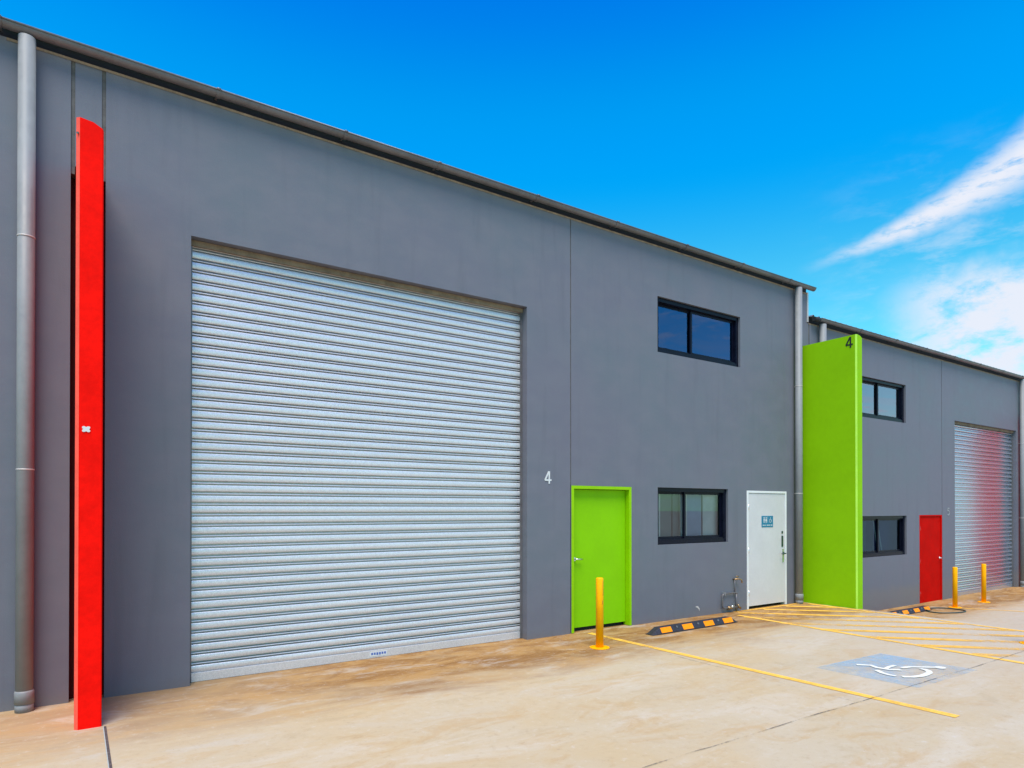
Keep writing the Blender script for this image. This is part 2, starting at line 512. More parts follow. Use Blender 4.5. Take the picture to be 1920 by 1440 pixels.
def rng(a, b, n): return [a + (b - a) * i / n for i in range(n + 1)]


xs = [-400, -100, -40, -20] + rng(-10, 11.25, 30) + rng(11.33, 13.2, 14) + rng(13.5, 30, 22) + [50, 100, 400]
ys = [-400, -100, -40, -20, -12] + rng(-9, 0.6, 32) + [5, 20, 60, 400]
g = MB()
bm = g.bm
grid = [[bm.verts.new((x, y, gz(x, y) if y < 5.1 else gz(x, 0))) for y in ys] for x in xs]
gi = g.mi(M['ground'])
for i in range(len(xs) - 1):
    for j in range(len(ys) - 1):
        f = bm.faces.new((grid[i][j], grid[i + 1][j], grid[i + 1][j + 1], grid[i][j + 1])); f.material_index = gi; f.smooth = True
tag(g.build('ground', recalc=False), kind='structure')


def strip(mb, p, q, wd, m, lift, n=12):
    p = Vector(p); q = Vector(q); d = (q - p).normalized(); nr = Vector((-d.y, d.x)) * wd / 2
    prev = None
    for i in range(n + 1):
        c = p.lerp(q, i / n)
        a = c + nr; b_ = c - nr
        cur = [mb.bm.verts.new((v.x, v.y, gz(v.x, v.y) + lift)) for v in (a, b_)]
        if prev:
            f = mb.bm.faces.new((prev[0], prev[1], cur[1], cur[0])); f.material_index = mb.mi(m)
        prev = cur
    return mb


def wavy(mb, pts, wd, m, lift, amp, seed, n=40):
    rd = random.Random(seed)
    P = [Vector(p) for p in pts]
    tot = []
    for a, b_ in zip(P, P[1:]):
        for i in range(n): tot.append(a.lerp(b_, i / n))
    tot.append(P[-1])
    off = 0; prev = None
    for i, c in enumerate(tot):
        d = (tot[min(i + 1, len(tot) - 1)] - tot[max(i - 1, 0)]).normalized()
        nr = Vector((-d.y, d.x))
        off = off * 0.8 + rd.uniform(-amp, amp)
        h = wd * rd.uniform(0.5, 1.2) / 2
        c2 = c + nr * off
        cur = [mb.bm.verts.new((v.x, v.y, gz(v.x, v.y) + lift)) for v in (c2 + nr * h, c2 - nr * h)]
        if prev:
            f = mb.bm.faces.new((prev[0], prev[1], cur[1], cur[0])); f.material_index = mb.mi(m)
        prev = cur
    return mb


# slab joints and marks in the concrete
j = MB()
strip(j, (0.212, -0.94), (0.212, -9), 0.017, M['joint'], 0.003)
strip(j, (0.200, -0.94), (0.200, -9), 0.006, M['efflo'], 0.003)
tag(j.build('slab_joint', recalc=False), kind='structure')
j = MB()
wavy(j, [(-9, -4.0), (-2, -3.98), (3.2, -3.97), (8.7, -3.99), (11.2, -3.97), (24, -3.99)], 0.013, M['crack'], 0.006, 0.006, 4)
tag(j.build('slab_joint', recalc=False), kind='structure')
j = MB()
wavy(j, [(5.95, -1.6), (5.92, -2.6), (5.90, -3.3), (5.89, -3.9), (5.97, -4.4), (6.01, -4.8), (6.16, -5.06), (6.3, -5.9)], 0.035, M['tyre'], 0.003, 0.004, 9)
wavy(j, [(5.93, -4.35), (6.0, -4.62), (6.06, -4.86)], 0.05, M['tyre'], 0.007, 0.008, 19)
tag(j.build('tyre_mark', recalc=False), kind='structure')

# painted lines
def pline(p, q, wd, m, label, lift=0.0045, name='painted_line', group=None):
    o = strip(MB(), p, q, wd, M[m], lift, 24).build(name, recalc=False)
    return tag(o, label, 'road marking', group)


pline((6.02, -0.12), (6.17, -4.66), 0.095, 'line', 'yellow bay line running out from the green door past the bollard', group='painted parking lines')
pline((15.95, -0.80), (15.95, -6.0), 0.085, 'line', 'yellow bay line beside the red door on the lower slab', group='painted parking lines')
# hatched shared area between the two bays
h = MB()
strip(h, (9.06, -0.30), (8.86, -6.4), 0.095, M['line'], 0.0045, 24)
strip(h, (11.24, -0.20), (11.27, -6.4), 0.095, M['line'], 0.0045, 24)
strip(h, (9.30, -0.05), (11.24, -0.09), 0.09, M['hatch'], 0.0038, 6)
for c0 in [0.16, -0.48, -1.12, -1.77, -2.43, -3.10, -3.72, -4.36, -5.0]:
    x0, x1 = 8.98, 11.22
    y0, y1 = c0, c0 - (x1 - x0)
    if y0 > -0.14:
        x0 += (y0 + 0.14); y0 = -0.14
    strip(h, (x0, y0), (x1, y1), 0.15, M['hatch'], 0.004, 10)
# wedge painted solid beside the fin
for c0 in [0.85, 1.5]:
    strip(h, (8.98 + c0 + 0.14, -0.14), (11.22, -0.14 - (11.22 - (8.98 + c0 + 0.14))), 0.11, M['line'], 0.004, 6)
tag(h.build('hatched_marking', recalc=False), 'faded yellow diagonal hatching on the slab between the white door and the blade wall', 'road marking')

# accessible bay symbol
sym = thing('accessible_bay_marking', 'faded blue panel with white wheelchair symbol on the concrete', 'road marking', (7.45, -3.5, 0))
b = MB()
n1 = 14
for i in range(n1):
    for jn in range(n1):
        def PT(u, v):
            a = Vector((6.77, -3.02)).lerp(Vector((8.10, -3.06)), u); c = Vector((6.84, -4.05)).lerp(Vector((8.14, -4.07)), u)
            p_ = a.lerp(c, v); return (p_.x - 7.45, p_.y + 3.5, 0.004)
        f = b.face([PT(i / n1, jn / n1), PT((i + 1) / n1, jn / n1), PT((i + 1) / n1, (jn + 1) / n1), PT(i / n1, (jn + 1) / n1)], M['blue'])
bmesh.ops.remove_doubles(b.bm, verts=b.bm.verts, dist=1e-4)
b.build('blue_panel', sym, recalc=False)
b = MB()
to = lambda u, v, d: (u - 7.45, v + 3.5, 0.008 + d * 0.6)
b.stroke([(7.88, -3.775), (7.66, -3.60), (7.53, -3.565)], 0.055, to, 0.001, M['sym'])
b.stroke([(7.59, -3.475), (7.47, -3.47), (7.355, -3.49)], 0.045, to, 0.0012, M['sym'])
b.stroke([(7.43, -3.615), (7.345, -3.535), (7.325, -3.41), (7.37, -3.32), (7.27, -3.215)], 0.06, to, 0.0014, M['sym'])
arc = [(7.20, -3.47), (7.135, -3.56), (7.11, -3.65), (7.12, -3.71)]
b.stroke(arc, 0.055, to, 0.001, M['sym'])
b.stroke([(7.145, -3.76), (7.23, -3.825), (7.34, -3.855), (7.45, -3.855), (7.56, -3.84), (7.63, -3.80), (7.665, -3.745), (7.67, -3.70)], 0.064, to, 0.001, M['sym'])
b.plate([(7.90 + 0.062 * math.cos(a), -3.80 + 0.055 * math.sin(a)) for a in [2 * math.pi * i / 18 for i in range(18)]], to, 0.0016, M['sym'])
b.build('wheelchair_symbol', sym)

# ------------------------------------------------------------------ building helpers
TH = 0.15


def wall_panel(mb, x0, x1, z0, z1, opens, m, y0=0.0, th=TH):
    xs_ = sorted({x0, x1, *[v for o in opens for v in o[:2]]})
    zs_ = sorted({z0, z1, *[v for o in opens for v in o[2:4]]})
    inside = lambda x, z: any(o[0] < x < o[1] and o[2] < z < o[3] for o in opens)
    for y, fl in ((y0, 0), (y0 + th, 1)):
        for a, b_ in zip(xs_, xs_[1:]):
            for c, d in zip(zs_, zs_[1:]):
                if inside((a + b_) / 2, (c + d) / 2): continue
                p = [(a, y, c), (b_, y, c), (b_, y, d), (a, y, d)]
                mb.face(p if not fl else p[::-1], m)
    y1 = y0 + th
    for o in opens:
        a, b_, c, d = o[:4]
        mb.face([(a, y0, c), (a, y0, d), (a, y1, d), (a, y1, c)], m)
        mb.face([(b_, y0, c), (b_, y1, c), (b_, y1, d), (b_, y0, d)], m)
        mb.face([(a, y0, d), (b_, y0, d), (b_, y1, d), (a, y1, d)], m)
        mb.face([(a, y0, c), (a, y1, c), (b_, y1, c), (b_, y0, c)], m)
    mb.face([(x0, y0, z0), (x0, y0, z1), (x0, y1, z1), (x0, y1, z0)], m)
    mb.face([(x1, y0, z0), (x1, y1, z0), (x1, y1, z1), (x1, y0, z1)], m)
    mb.face([(x0, y0, z1), (x1, y0, z1), (x1, y1, z1), (x0, y1, z1)], m)
    return mb


def shutter(parent, x0, x1, zb, zt, rec=0.14, pitch=0.1075, label=True, wide=False):
    s = MB()
    y = rec
    prof = [(y + 0.012, zb + 0.0), (y - 0.010, zb + 0.0), (y - 0.010, zb + 0.085), (y + 0.008, zb + 0.095)]
    z = zb + 0.095
    while z < zt + 0.02:
        if wide:
            prof += [(y + 0.002, z + 0.002), (y - 0.006, z + 0.010), (y - 0.009, z + 0.028), (y - 0.006, z + 0.046), (y + 0.002, z + 0.054),
                     (y + 0.046, z + 0.0545), (y + 0.046, z + 0.066), (y + 0.016, z + 0.0665), (y + 0.013, z + 0.080), (y + 0.016, z + 0.093), (y + 0.046, z + 0.0935), (y + 0.046, z + pitch - 0.0005)]
            z += pitch
            continue
        # broad rolled face, a groove, a narrow rib, a groove
        prof += [(y - 0.002, z + 0.001), (y - 0.006, z + 0.006), (y - 0.0085, z + 0.018), (y - 0.0095, z + 0.033), (y - 0.0085, z + 0.048), (y - 0.006, z + 0.060), (y - 0.002, z + 0.065),
                 (y + 0.056, z + 0.0655), (y + 0.056, z + 0.0795), (y - 0.001, z + 0.080), (y - 0.003, z + 0.0845), (y - 0.001, z + 0.0905), (y + 0.056, z + 0.091), (y + 0.056, z + pitch - 0.0005)]
        z += pitch
    s.extrude_x(prof, x0 - 0.03, x1 + 0.03, M['galv2' if wide else 'galv'])
    o = s.build('roller_shutter', parent)
    # guides, drum box and a brown strip that paints in the lintel shade
    for xa in (x0 + 0.0, x1 - 0.028):
        gd = MB()
        gd.box(xa + 0.001, xa + 0.027, y - 0.030, y + 0.05, zb, zt - 0.004, M['gutter'])
        gd.build('guide_rail', o)
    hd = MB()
    hd.box(x0 + 0.003, x1 - 0.003, y - 0.045, y - 0.012, zt - 0.060, zt - 0.003, M['grime_shade'])
    hd.build('lintel_shade_strip', o)
    hd = MB()
    hd.box(x0 - 0.1, x1 + 0.1, y + 0.090, y + 0.5, zt - 0.3, zt + 0.3, M['dark'])
    hd.build('shutter_drum_box', o)
    if label:
        lb = MB()
        lb.box(2.87, 3.09, y - 0.0125, y - 0.0105, zb + 0.018, zb + 0.072, M['white'])
        rd = random.Random(2)
        for i in range(6):
            xx = 2.89 + i * 0.032
            lb.box(xx, xx + 0.022, y - 0.0140, y - 0.0130, zb + 0.03 + rd.random() * 0.006, zb + 0.060, M['label'])
        lb.build('maker_plate', o)
    return o


def window(parent, x0, x1, z0, z1, mull, kind='dark', flip=False):
    f = MB(); m = M['navy']
    fw = 0.060; ya, yb = 0.040, 0.148
    X0, X1, Z0, Z1 = x0 + 0.002, x1 - 0.002, z0 + 0.002, z1 - 0.002
    f.box(X0, X1, ya, yb, Z1 - fw, Z1, m); f.box(X0, X1, ya, yb, Z0, Z0 + fw, m)
    f.box(X0, X0 + fw, ya + 0.002, yb - 0.002, Z0 + fw, Z1 - fw, m); f.box(X1 - fw, X1, ya + 0.002, yb - 0.002, Z0 + fw, Z1 - fw, m)
    # sill track
    f.box(X0 + fw, X1 - fw, ya + 0.012, yb - 0.004, Z0 + fw, Z0 + fw + 0.02, m)
    # sashes: one in the near track, one in the far track
    sw = 0.038
    for (a, b_, yy) in ((X0 + fw, mull + 0.024, 0.120), (mull - 0.024, X1 - fw, 0.092)):
        c, d = Z0 + fw + 0.02, Z1 - fw
        f.box(a, b_, yy, yy + 0.024, d - sw, d, m); f.box(a, b_, yy, yy + 0.024, c, c + sw, m)
        f.box(a, a + sw, yy + 0.001, yy + 0.023, c + sw, d - sw, m); f.box(b_ - sw, b_, yy + 0.001, yy + 0.023, c + sw, d - sw, m)
    o = f.build('window', parent)
    for (a, b_, yy) in ((X0 + fw, mull + 0.024, 0.132), (mull - 0.024, X1 - fw, 0.104)):
        c, d = Z0 + fw + 0.02, Z1 - fw
        p = MB()
        gm = M[{'dark': 'glass', 'pale': 'paleglass', 'lit': 'clear', 'dim': 'dimglass'}[kind]]
        p.face([(a + sw - 0.004, yy, c + sw - 0.004), (b_ - sw + 0.004, yy, c + sw - 0.004), (b_ - sw + 0.004, yy, d - sw + 0.004), (a + sw - 0.004, yy, d - sw + 0.004)], gm)
        p.build('pane', o, recalc=False)
    r = MB()
    rm = M['room_dark'] if kind in ('dark', 'dim', 'pale') else M['room']
    xa, xb, za, zb_, ya_, yb_ = x0 - 0.5, x1 + 0.9, z0 - 0.9, z1 + 0.4, TH + 0.002, 2.6
    r.face([(xa, yb_, za), (xb, yb_, za), (xb, yb_, zb_), (xa, yb_, zb_)], rm)
    r.face([(xa, ya_, za), (xa, yb_, za), (xa, yb_, zb_), (xa, ya_, zb_)], rm)
    r.face([(xb, ya_, za), (xb, yb_, za), (xb, yb_, zb_), (xb, ya_, zb_)], rm)
    r.face([(xa, ya_, za), (xb, ya_, za), (xb, yb_, za), (xa, yb_, za)], rm)
    r.face([(xa, ya_, zb_), (xb, ya_, zb_), (xb, yb_, zb_), (xa, yb_, zb_)], rm)
    r.build('room', o)
    if kind == 'lit':
        yy = 0.20
        W = x1 - x0
        for (a, b_, mm, dy) in ((0.0, 0.17, 'curtain', 0.02), (0.20, 0.36, 'room', 0.08), (0.36, 0.50, 'room', 0.05), (0.43, 0.53, 'curtain', 0.0), (0.53, 0.76, 'bluebl', 0.03), (0.76, 1.05, 'curtain', 0.0)):
            bl = MB()
            bl.box(x0 + a * W + 0.003, x0 + b_ * W, yy + dy, yy + dy + 0.012, z0 - 0.05, z1 + 0.05, M[mm])
            bl.build('blind', o)
    if kind == 'dim':
        bl = MB()
        W = x1 - x0
        bl.box(x0 - 0.02, mull - 0.12, 0.30, 0.31, z0 - 0.1, z1 + 0.1, M['greenbl'])
        bl.build('blind', o)
        bl = MB()
        bl.box(mull + 0.25, x1 + 0.3, 0.33, 0.34, z0 - 0.1, z1 + 0.1, M['navyboard'])
        bl.build('blind', o)
        # leaning boards seen through the glass
        for dx, lean in ((0.05, 0.16), (0.20, 0.20)):
            a = mull + dx
            bl = MB()
            bl.face([(a + 0.03, 0.26, z1 - 0.02), (a + 0.07, 0.26, z1 - 0.02), (a + lean + 0.09, 0.24, z0), (a + lean + 0.03, 0.24, z0)], M['curtain'])
            bl.build('leaning_board', o)
    return o


def lever(mb, x, z, y, dirx, m='chrome', L=0.115):
    mb.tube([(x, y, z), (x, y - 0.012, z)], 0.027, M[m], 20)
    mb.tube([(x, y - 0.012, z), (x, y - 0.05, z)], 0.010, M[m], 12)
    mb.tube([(x - dirx * 0.008, y - 0.05, z), (x + dirx * 0.03, y - 0.055, z), (x + dirx * L, y - 0.052, z - 0.002)], [0.011, 0.0105, 0.009], M[m], 12)


def gutter(parent, x0, x1, zc, joints, name='gutter', r=0.048):
    g_ = MB()
    yc = -0.100
    pr = []
    nn = 14
    for i in range(nn + 1):
        a = math.pi * i / nn
        pr.append((yc - r * math.cos(a), zc - r * math.sin(a)))
    g_.extrude_x(pr, x0, x1, M['gutter'], True)
    pr2 = [(yc - (r - 0.004) * math.cos(math.pi * i / nn), zc - (r - 0.004) * math.sin(math.pi * i / nn)) for i in range(nn + 1)]
    g_.extrude_x(pr2, x0, x1, M['gutter'], True)
    g_.tube([(x0, yc - r - 0.001, zc + 0.004), (x1, yc - r - 0.001, zc + 0.004)], 0.0095, M['gutter'], 10)
    for xe in (x0, x1):
        g_.face([(xe, y, z) for y, z in pr], M['gutter'])
    o = g_.build(name, parent)
    for xj in joints:
        c = MB()
        rr = r + 0.006
        for a_, b_ in ((rr, rr),):
            prj = [(yc - rr * math.cos(math.pi * i / nn), zc - rr * math.sin(math.pi * i / nn)) for i in range(nn + 1)]
            inn = [(yc - (rr - 0.004) * math.cos(math.pi * i / nn), zc - (rr - 0.004) * math.sin(math.pi * i / nn)) for i in range(nn + 1)]
            c.extrude_x(prj + inn[::-1], xj - 0.018, xj + 0.018, M['gutter'], False, True)
        c.tube([(xj - 0.018, yc - rr - 0.002, zc + 0.005), (xj + 0.018, yc - rr - 0.002, zc + 0.005)], 0.013, M['gutter'], 10)
        c.box(xj - 0.01, xj + 0.01, yc + r - 0.01, 0.028, zc - 0.012, zc + 0.004, M['gutter'])
        c.build('gutter_bracket', o)
    return o


def downpipe(parent, x, z0, z1, rings, r=0.064, y=-0.088):
    d = MB()
    d.tube([(x, y, z0), (x, y, z1)], r, M['pipe'], 32)
    for (za, zb_) in ((z0, z0 + 0.075), ):
        d.tube([(x, y, za), (x, y, zb_)], r + 0.004, M['pipe'], 32)
    d.tube([(x, y, z0 + 0.07), (x, y, z0 + 0.17), (x, y, z0 + 0.185)], [r + 0.008, r + 0.008, r], M['pipe'], 32)
    o = d.build('downpipe', parent)
    for zz in rings:
        c = MB()
        c.tube([(x, y, zz - 0.006), (x, y, zz + 0.006)], r + 0.0025, M['flash'], 32)
        c.box(x - 0.012, x + 0.012, y + r - 0.004, 0.0, zz - 0.0055, zz + 0.0055, M['flash'])
        c.build('pipe_clip', o)
    return o


def roof(parent, x0, x1, z):
    r = MB()
    pts = []
    n = int((x1 - x0) / 0.19)
    for i in range(n + 1):
        x = x0 + (x1 - x0) * i / n
        pts += [(x, 0.0), (x + 0.02, 0.028), (x + 0.05, 0.028), (x + 0.07, 0.0)] if i < n else [(x, 0.0)]
    ya, yb, rise = -0.06, 22.0, 0.9
    a = [r.bm.verts.new((x, ya, z + h_)) for x, h_ in pts]
    c = [r.bm.verts.new((x, yb, z + h_ + rise)) for x, h_ in pts]
    for i in range(len(pts) - 1):
        f = r.bm.faces.new((a[i], a[i + 1], c[i + 1], c[i])); f.material_index = r.mi(M['roof'])
    return r.build('roof', parent)


def body(parent, x0, x1, zb, zt):
    """side and rear walls of the shed"""
    for xx in (x0, x1 - 0.15):
        s = MB()
        v = [(xx, TH + 0.004, zb), (xx, 21.6, zb), (xx, 21.6, zt + 0.84), (xx, TH + 0.004, zt - 0.01)]
        w_ = [(x + 0.15, y, z) for x, y, z in v]
        s.bm.free(); s.bm = bmesh.new()
        vb = [s.bm.verts.new(q) for q in v]; wb = [s.bm.verts.new(q) for q in w_]
        k_ = s.mi(M['wall'])
        for q in (vb, wb): s.bm.faces.new(q)
        for i in range(4):
            j_ = (i + 1) % 4
            s.bm.faces.new([vb[i], vb[j_], wb[j_], wb[i]])
        s.build('side_wall', parent)
    s = MB()
    s.box(x0, x1, 21.605, 21.75, zb, zt + 0.85, M['wall'])
    s.build('rear_wall', parent)


def door_back(mb, x0, x1, z0, z1):
    mb.box(x0 - 0.02, x1 + 0.02, TH + 0.004, TH + 0.05, z0 - 0.1, z1 + 0.02, M['dark'])


def digit(d, to3, th, m, parent, name, h, wd):
    """figures drawn as strokes; to3 maps (u right, v up, depth)"""
    b_ = MB()
    if d == '4':
        b_.stroke([(0.66 * h * 0.62, h), (0.02 * h, 0.30 * h)], wd, to3, th, m)
        b_.stroke([(0.0, 0.30 * h), (0.68 * h, 0.30 * h)], wd * 0.95, lambda u, v, q: to3(u, v, q * 1.1), th, m)
        b_.stroke([(0.45 * h, 1.03 * h), (0.45 * h, 0.0)], wd, lambda u, v, q: to3(u, v, q * 1.2), th, m)
    if d == '5':
        b_.stroke([(0.58 * h, h), (0.10 * h, h)], wd, to3, th, m)
        b_.stroke([(0.12 * h, 1.04 * h), (0.07 * h, 0.56 * h)], wd, lambda u, v, q: to3(u, v, q * 1.1), th, m)
        b_.stroke([(0.06 * h, 0.57 * h), (0.30 * h, 0.66 * h), (0.52 * h, 0.56 * h), (0.60 * h, 0.34 * h), (0.50 * h, 0.10 * h), (0.28 * h, 0.0), (0.04 * h, 0.08 * h)], wd, lambda u, v, q: to3(u, v, q * 1.2), th, m)
    return b_.build(name, parent)


# ------------------------------------------------------------------ main unit
U1 = thing('warehouse_unit', 'tall dark grey unit with big silver roller shutter, lime green door and white door', 'building', (5.7, 0, 0))
U1.location = (0, 0, 0)
ZB = -0.15
p = MB()
wall_panel(p, 0.235, 5.770, ZB, 5.845, [(0.955, 5.03, ZB + 0.001, 4.46)], M['wall'])
p.build('wall', U1)
p = MB()
W1 = (7.51, 9.535, 4.19, 5.06); W2 = (7.51, 9.20, 1.19, 2.085)
D1 = (5.79, 6.95, ZB + 0.001, 2.08); D2 = (9.70, 10.86, ZB + 0.001, 2.07)
wall_panel(p, 5.787, 11.355, ZB, 5.845, [W1, W2, (5.7905, 6.95, ZB + 0.001, 2.08), D2], M['wall'])
p.build('wall', U1)
def piece(name, parent, m, *dims):
    b_ = MB(); b_.box(*dims, M[m]); return b_.build(name, parent)


piece('filler_panel', U1, 'wall', -0.003, 0.203, 0.004, 0.12, 4.87, 5.843)
piece('filler_panel', U1, 'wall', 11.385, 11.530, 0.004, 0.12, 4.83, 5.843)
piece('joint_seal', U1, 'seal', 5.7705, 5.7865, 0.008, 0.12, 2.09, 5.842)
piece('joint_seal', U1, 'seal', -0.034, -0.0035, 0.012, 0.12, 4.80, 5.842)
piece('joint_seal', U1, 'seal', 0.2035, 0.2345, 0.012, 0.12, 4.80, 5.842)
piece('joint_seal', U1, 'seal', 11.3555, 11.3845, 0.012, 0.12, 4.83, 5.842)
piece('gap_backing', U1, 'red_bounce', -0.036, 0.237, 0.135, 0.149, ZB, 5.80)
piece('gap_backing', U1, 'green_bounce', 11.354, 11.62, 0.135, 0.149, ZB - 0.3, 5.2)
piece('capping', U1, 'grime_shade', -0.5, 11.53, -0.004, -0.0005, 5.820, 5.8435)
piece('eave_shade_strip', U1, 'dark', -11.2, 11.565, 0.035, 0.14, 5.846, 5.96)  # black strip closing the eave, standing in for shadow behind the gutter
piece('corner_flashing', U1, 'flash', 11.532, 11.575, -0.006, 0.16, 5.30, 5.86)
body(U1, 0.0, 11.53, ZB, 5.87)
roof(U1, -0.55, 11.58, 5.95)
gutter(U1, -0.52, 11.60, 5.910, [1.18, 2.48, 3.64, 5.11, 6.54, 8.03, 9.43, 10.8])
downpipe(U1, 11.121, 0.0, 5.845, [4.02, 2.035])
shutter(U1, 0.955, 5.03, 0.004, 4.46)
window(U1, *W1, 8.40, 'dark')
window(U1, *W2, 8.24, 'lit')

# green door
d = MB()
fx0, fx1, ft = 5.7925, 6.948, 2.078
d.box(fx0, fx0 + 0.045, -0.006, 0.125, 0.004, ft, M['gframe'], 0.003)
d.box(fx1 - 0.045, fx1, -0.006, 0.125, 0.004, ft, M['gframe'], 0.003)
d.box(fx0 + 0.0455, fx1 - 0.0455, -0.005, 0.125, ft - 0.045, ft, M['gframe'], 0.003)
door_back(d, fx0, fx1, 0, ft)
df = d.build('door_frame', U1)
d = MB()
d.box(fx0 + 0.049, fx1 - 0.050, 0.082, 0.121, 0.055, ft - 0.050, M['gdoor'], 0.002)
gd_ = d.build('door', U1); gd_['label'] = 'lime green door'
d = MB()
lever(d, 5.905, 1.035, 0.082, 1)
d.build('door_handle', gd_)

# white door
d = MB()
fx0, fx1, ft = 9.7025, 10.8575, 2.068
d.box(fx0, fx0 + 0.045, -0.008, 0.10, 0.004, ft, M['wframe'], 0.003)
d.box(fx1 - 0.040, fx1, -0.008, 0.10, 0.004, ft, M['wframe'], 0.003)
d.box(fx0 + 0.0455, fx1 - 0.0405, -0.007, 0.10, ft - 0.040, ft, M['wframe'], 0.003)
door_back(d, fx0, fx1, 0, ft)
d.build('door_frame', U1)
d = MB()
d.box(fx0 + 0.049, fx1 - 0.044, 0.004, 0.044, 0.050, ft - 0.045, M['wdoor'], 0.002)
wd_ = d.build('door', U1); wd_['label'] = 'white door with blue toilet sign'
for zz in (0.28, 1.02, 1.78):
    hg = MB(); hg.tube([(fx0 + 0.047, -0.004, zz - 0.05), (fx0 + 0.047, -0.004, zz + 0.05)], 0.008, M['chrome'], 10)
    hg.build('hinge', wd_)
d = MB()
d.box(10.715, 10.755, -0.003, 0.004, 1.30, 1.345, M['bronze'])
d.box(10.712, 10.760, -0.004, 0.004, 1.06, 1.26, M['bronze'])
d.box(10.730, 10.770, -0.005, 0.004, 0.78, 1.02, M['chrome'])
lever(d, 10.752, 0.94, -0.005, -1, 'bronze', 0.12)
d.build('door_handle', wd_)
d = MB()
sx0, sx1, sz0, sz1 = 10.125, 10.455, 1.425, 1.625
d.box(sx0, sx1, -0.002, 0.004, sz0, sz1, M['teal'])
def fig(cx, cz, s_, skirt=False):
    t3 = lambda u, v, q: (u, -0.0025 - q, v)
    d.plate([(cx + 0.011 * s_ * math.cos(a), cz + 0.036 * s_ + 0.011 * s_ * math.sin(a)) for a in [2 * math.pi * i / 12 for i in range(12)]], t3, 0.001, M['white'])
    if skirt: d.plate([(cx - 0.008 * s_, cz + 0.022 * s_), (cx + 0.008 * s_, cz + 0.022 * s_), (cx + 0.022 * s_, cz - 0.018 * s_), (cx - 0.022 * s_, cz - 0.018 * s_)], t3, 0.001, M['white'])
    else: d.plate([(cx - 0.015 * s_, cz + 0.022 * s_), (cx + 0.015 * s_, cz + 0.022 * s_), (cx + 0.012 * s_, cz - 0.018 * s_), (cx - 0.012 * s_, cz - 0.018 * s_)], t3, 0.001, M['white'])
    for dx in (-0.006, 0.006):
        d.plate([(cx + (dx - 0.004) * s_, cz - 0.0181 * s_), (cx + (dx + 0.004) * s_, cz - 0.0181 * s_), (cx + (dx + 0.004) * s_, cz - 0.046 * s_), (cx + (dx - 0.004) * s_, cz - 0.046 * s_)], t3, 0.001, M['white'])
fig(10.19, 1.553, 1.15); fig(10.25, 1.553, 1.15, True)
d.box(10.294, 10.298, -0.0032, -0.0021, 1.50, 1.61, M['white'])
t3 = lambda u, v, q: (u, -0.0025 - q, v)
d.stroke([(10.375, 1.60), (10.372, 1.555), (10.40, 1.553), (10.415, 1.52)], 0.010, t3, 0.001, M['white'])
d.stroke([(10.358, 1.565), (10.345, 1.54), (10.352, 1.512), (10.378, 1.505), (10.395, 1.52)], 0.008, t3, 0.0012, M['white'])
for i, wv in enumerate((0.05, 0.03, 0.06, 0.04, 0.05)):
    xx = 10.15 + i * 0.058
    d.box(xx, xx + min(wv, 0.05), -0.0032, -0.0021, 1.452, 1.466, M['white'])
d.build('toilet_sign', wd_)

# house number on the wall
digit('4', lambda u, v, q: (5.325 + u, -0.002 - q, 2.095 + v), 0.004, M['white'], U1, 'wall_number', 0.165, 0.024)

sm_ = MB()
sm_.plate([(8.37, 0.13), (8.42, 0.11), (8.45, 0.085), (8.44, 0.11), (8.47, 0.05), (8.475, 0.09), (8.44, 0.135), (8.40, 0.14)], lambda u, v, q: (u, -0.001 - q, v + 0.03), 0.001, M['flash'])
sm_.build('scuff_mark', U1)

# tap and water pipes on the wall
tp = MB()
y_ = -0.035
tp.tube([(9.33, y_, 0.545), (9.33, y_, 0.325)], 0.009, M['gutter'], 10)
tp.tube([(9.33, 0.0, 0.55), (9.33, -0.05, 0.555), (9.40, -0.07, 0.56), (9.435, -0.09, 0.545), (9.44, -0.10, 0.49)], [0.014, 0.014, 0.013, 0.012, 0.011], M['brass'], 12)
tp.tube([(9.36, -0.062, 0.565), (9.36, -0.064, 0.60)], 0.007, M['brass'], 10)
tp.tube([(9.325, -0.064, 0.603), (9.395, -0.064, 0.603)], 0.009, M['brass'], 10)
tp.build('garden_tap', U1)
tp = MB()
lp = [(9.385, y_, 0.30), (9.345, y_, 0.325), (9.06, y_, 0.325), (9.022, y_, 0.31), (9.005, y_, 0.27), (9.005, y_, 0.13), (9.02, y_, 0.095), (9.06, y_, 0.08), (9.36, y_, 0.08), (9.42, y_, 0.06)]
tp.tube(lp, 0.013, M['gutter'], 14)
tp.tube([(9.37, y_, 0.325), (9.37, y_, 0.0)], 0.013, M['gutter'], 14)
tp.tube([(9.14, y_, 0.08), (9.25, y_, 0.08)], 0.026, M['brass'], 14)
tp.tube([(9.20, y_, 0.08), (9.20, y_ - 0.055, 0.10)], 0.012, M['chrome'], 12)
tp.tube([(9.17, y_ - 0.055, 0.11), (9.24, y_ - 0.055, 0.12)], 0.012, M['chrome'], 12)
tp.tube([(9.40, y_, 0.12), (9.46, y_ - 0.02, 0.05)], 0.018, M['brass'], 12)
tp.box(9.045, 9.065, y_ - 0.02, 0.0, 0.30, 0.35, M['pipe'])
tp.build('water_pipe', U1)

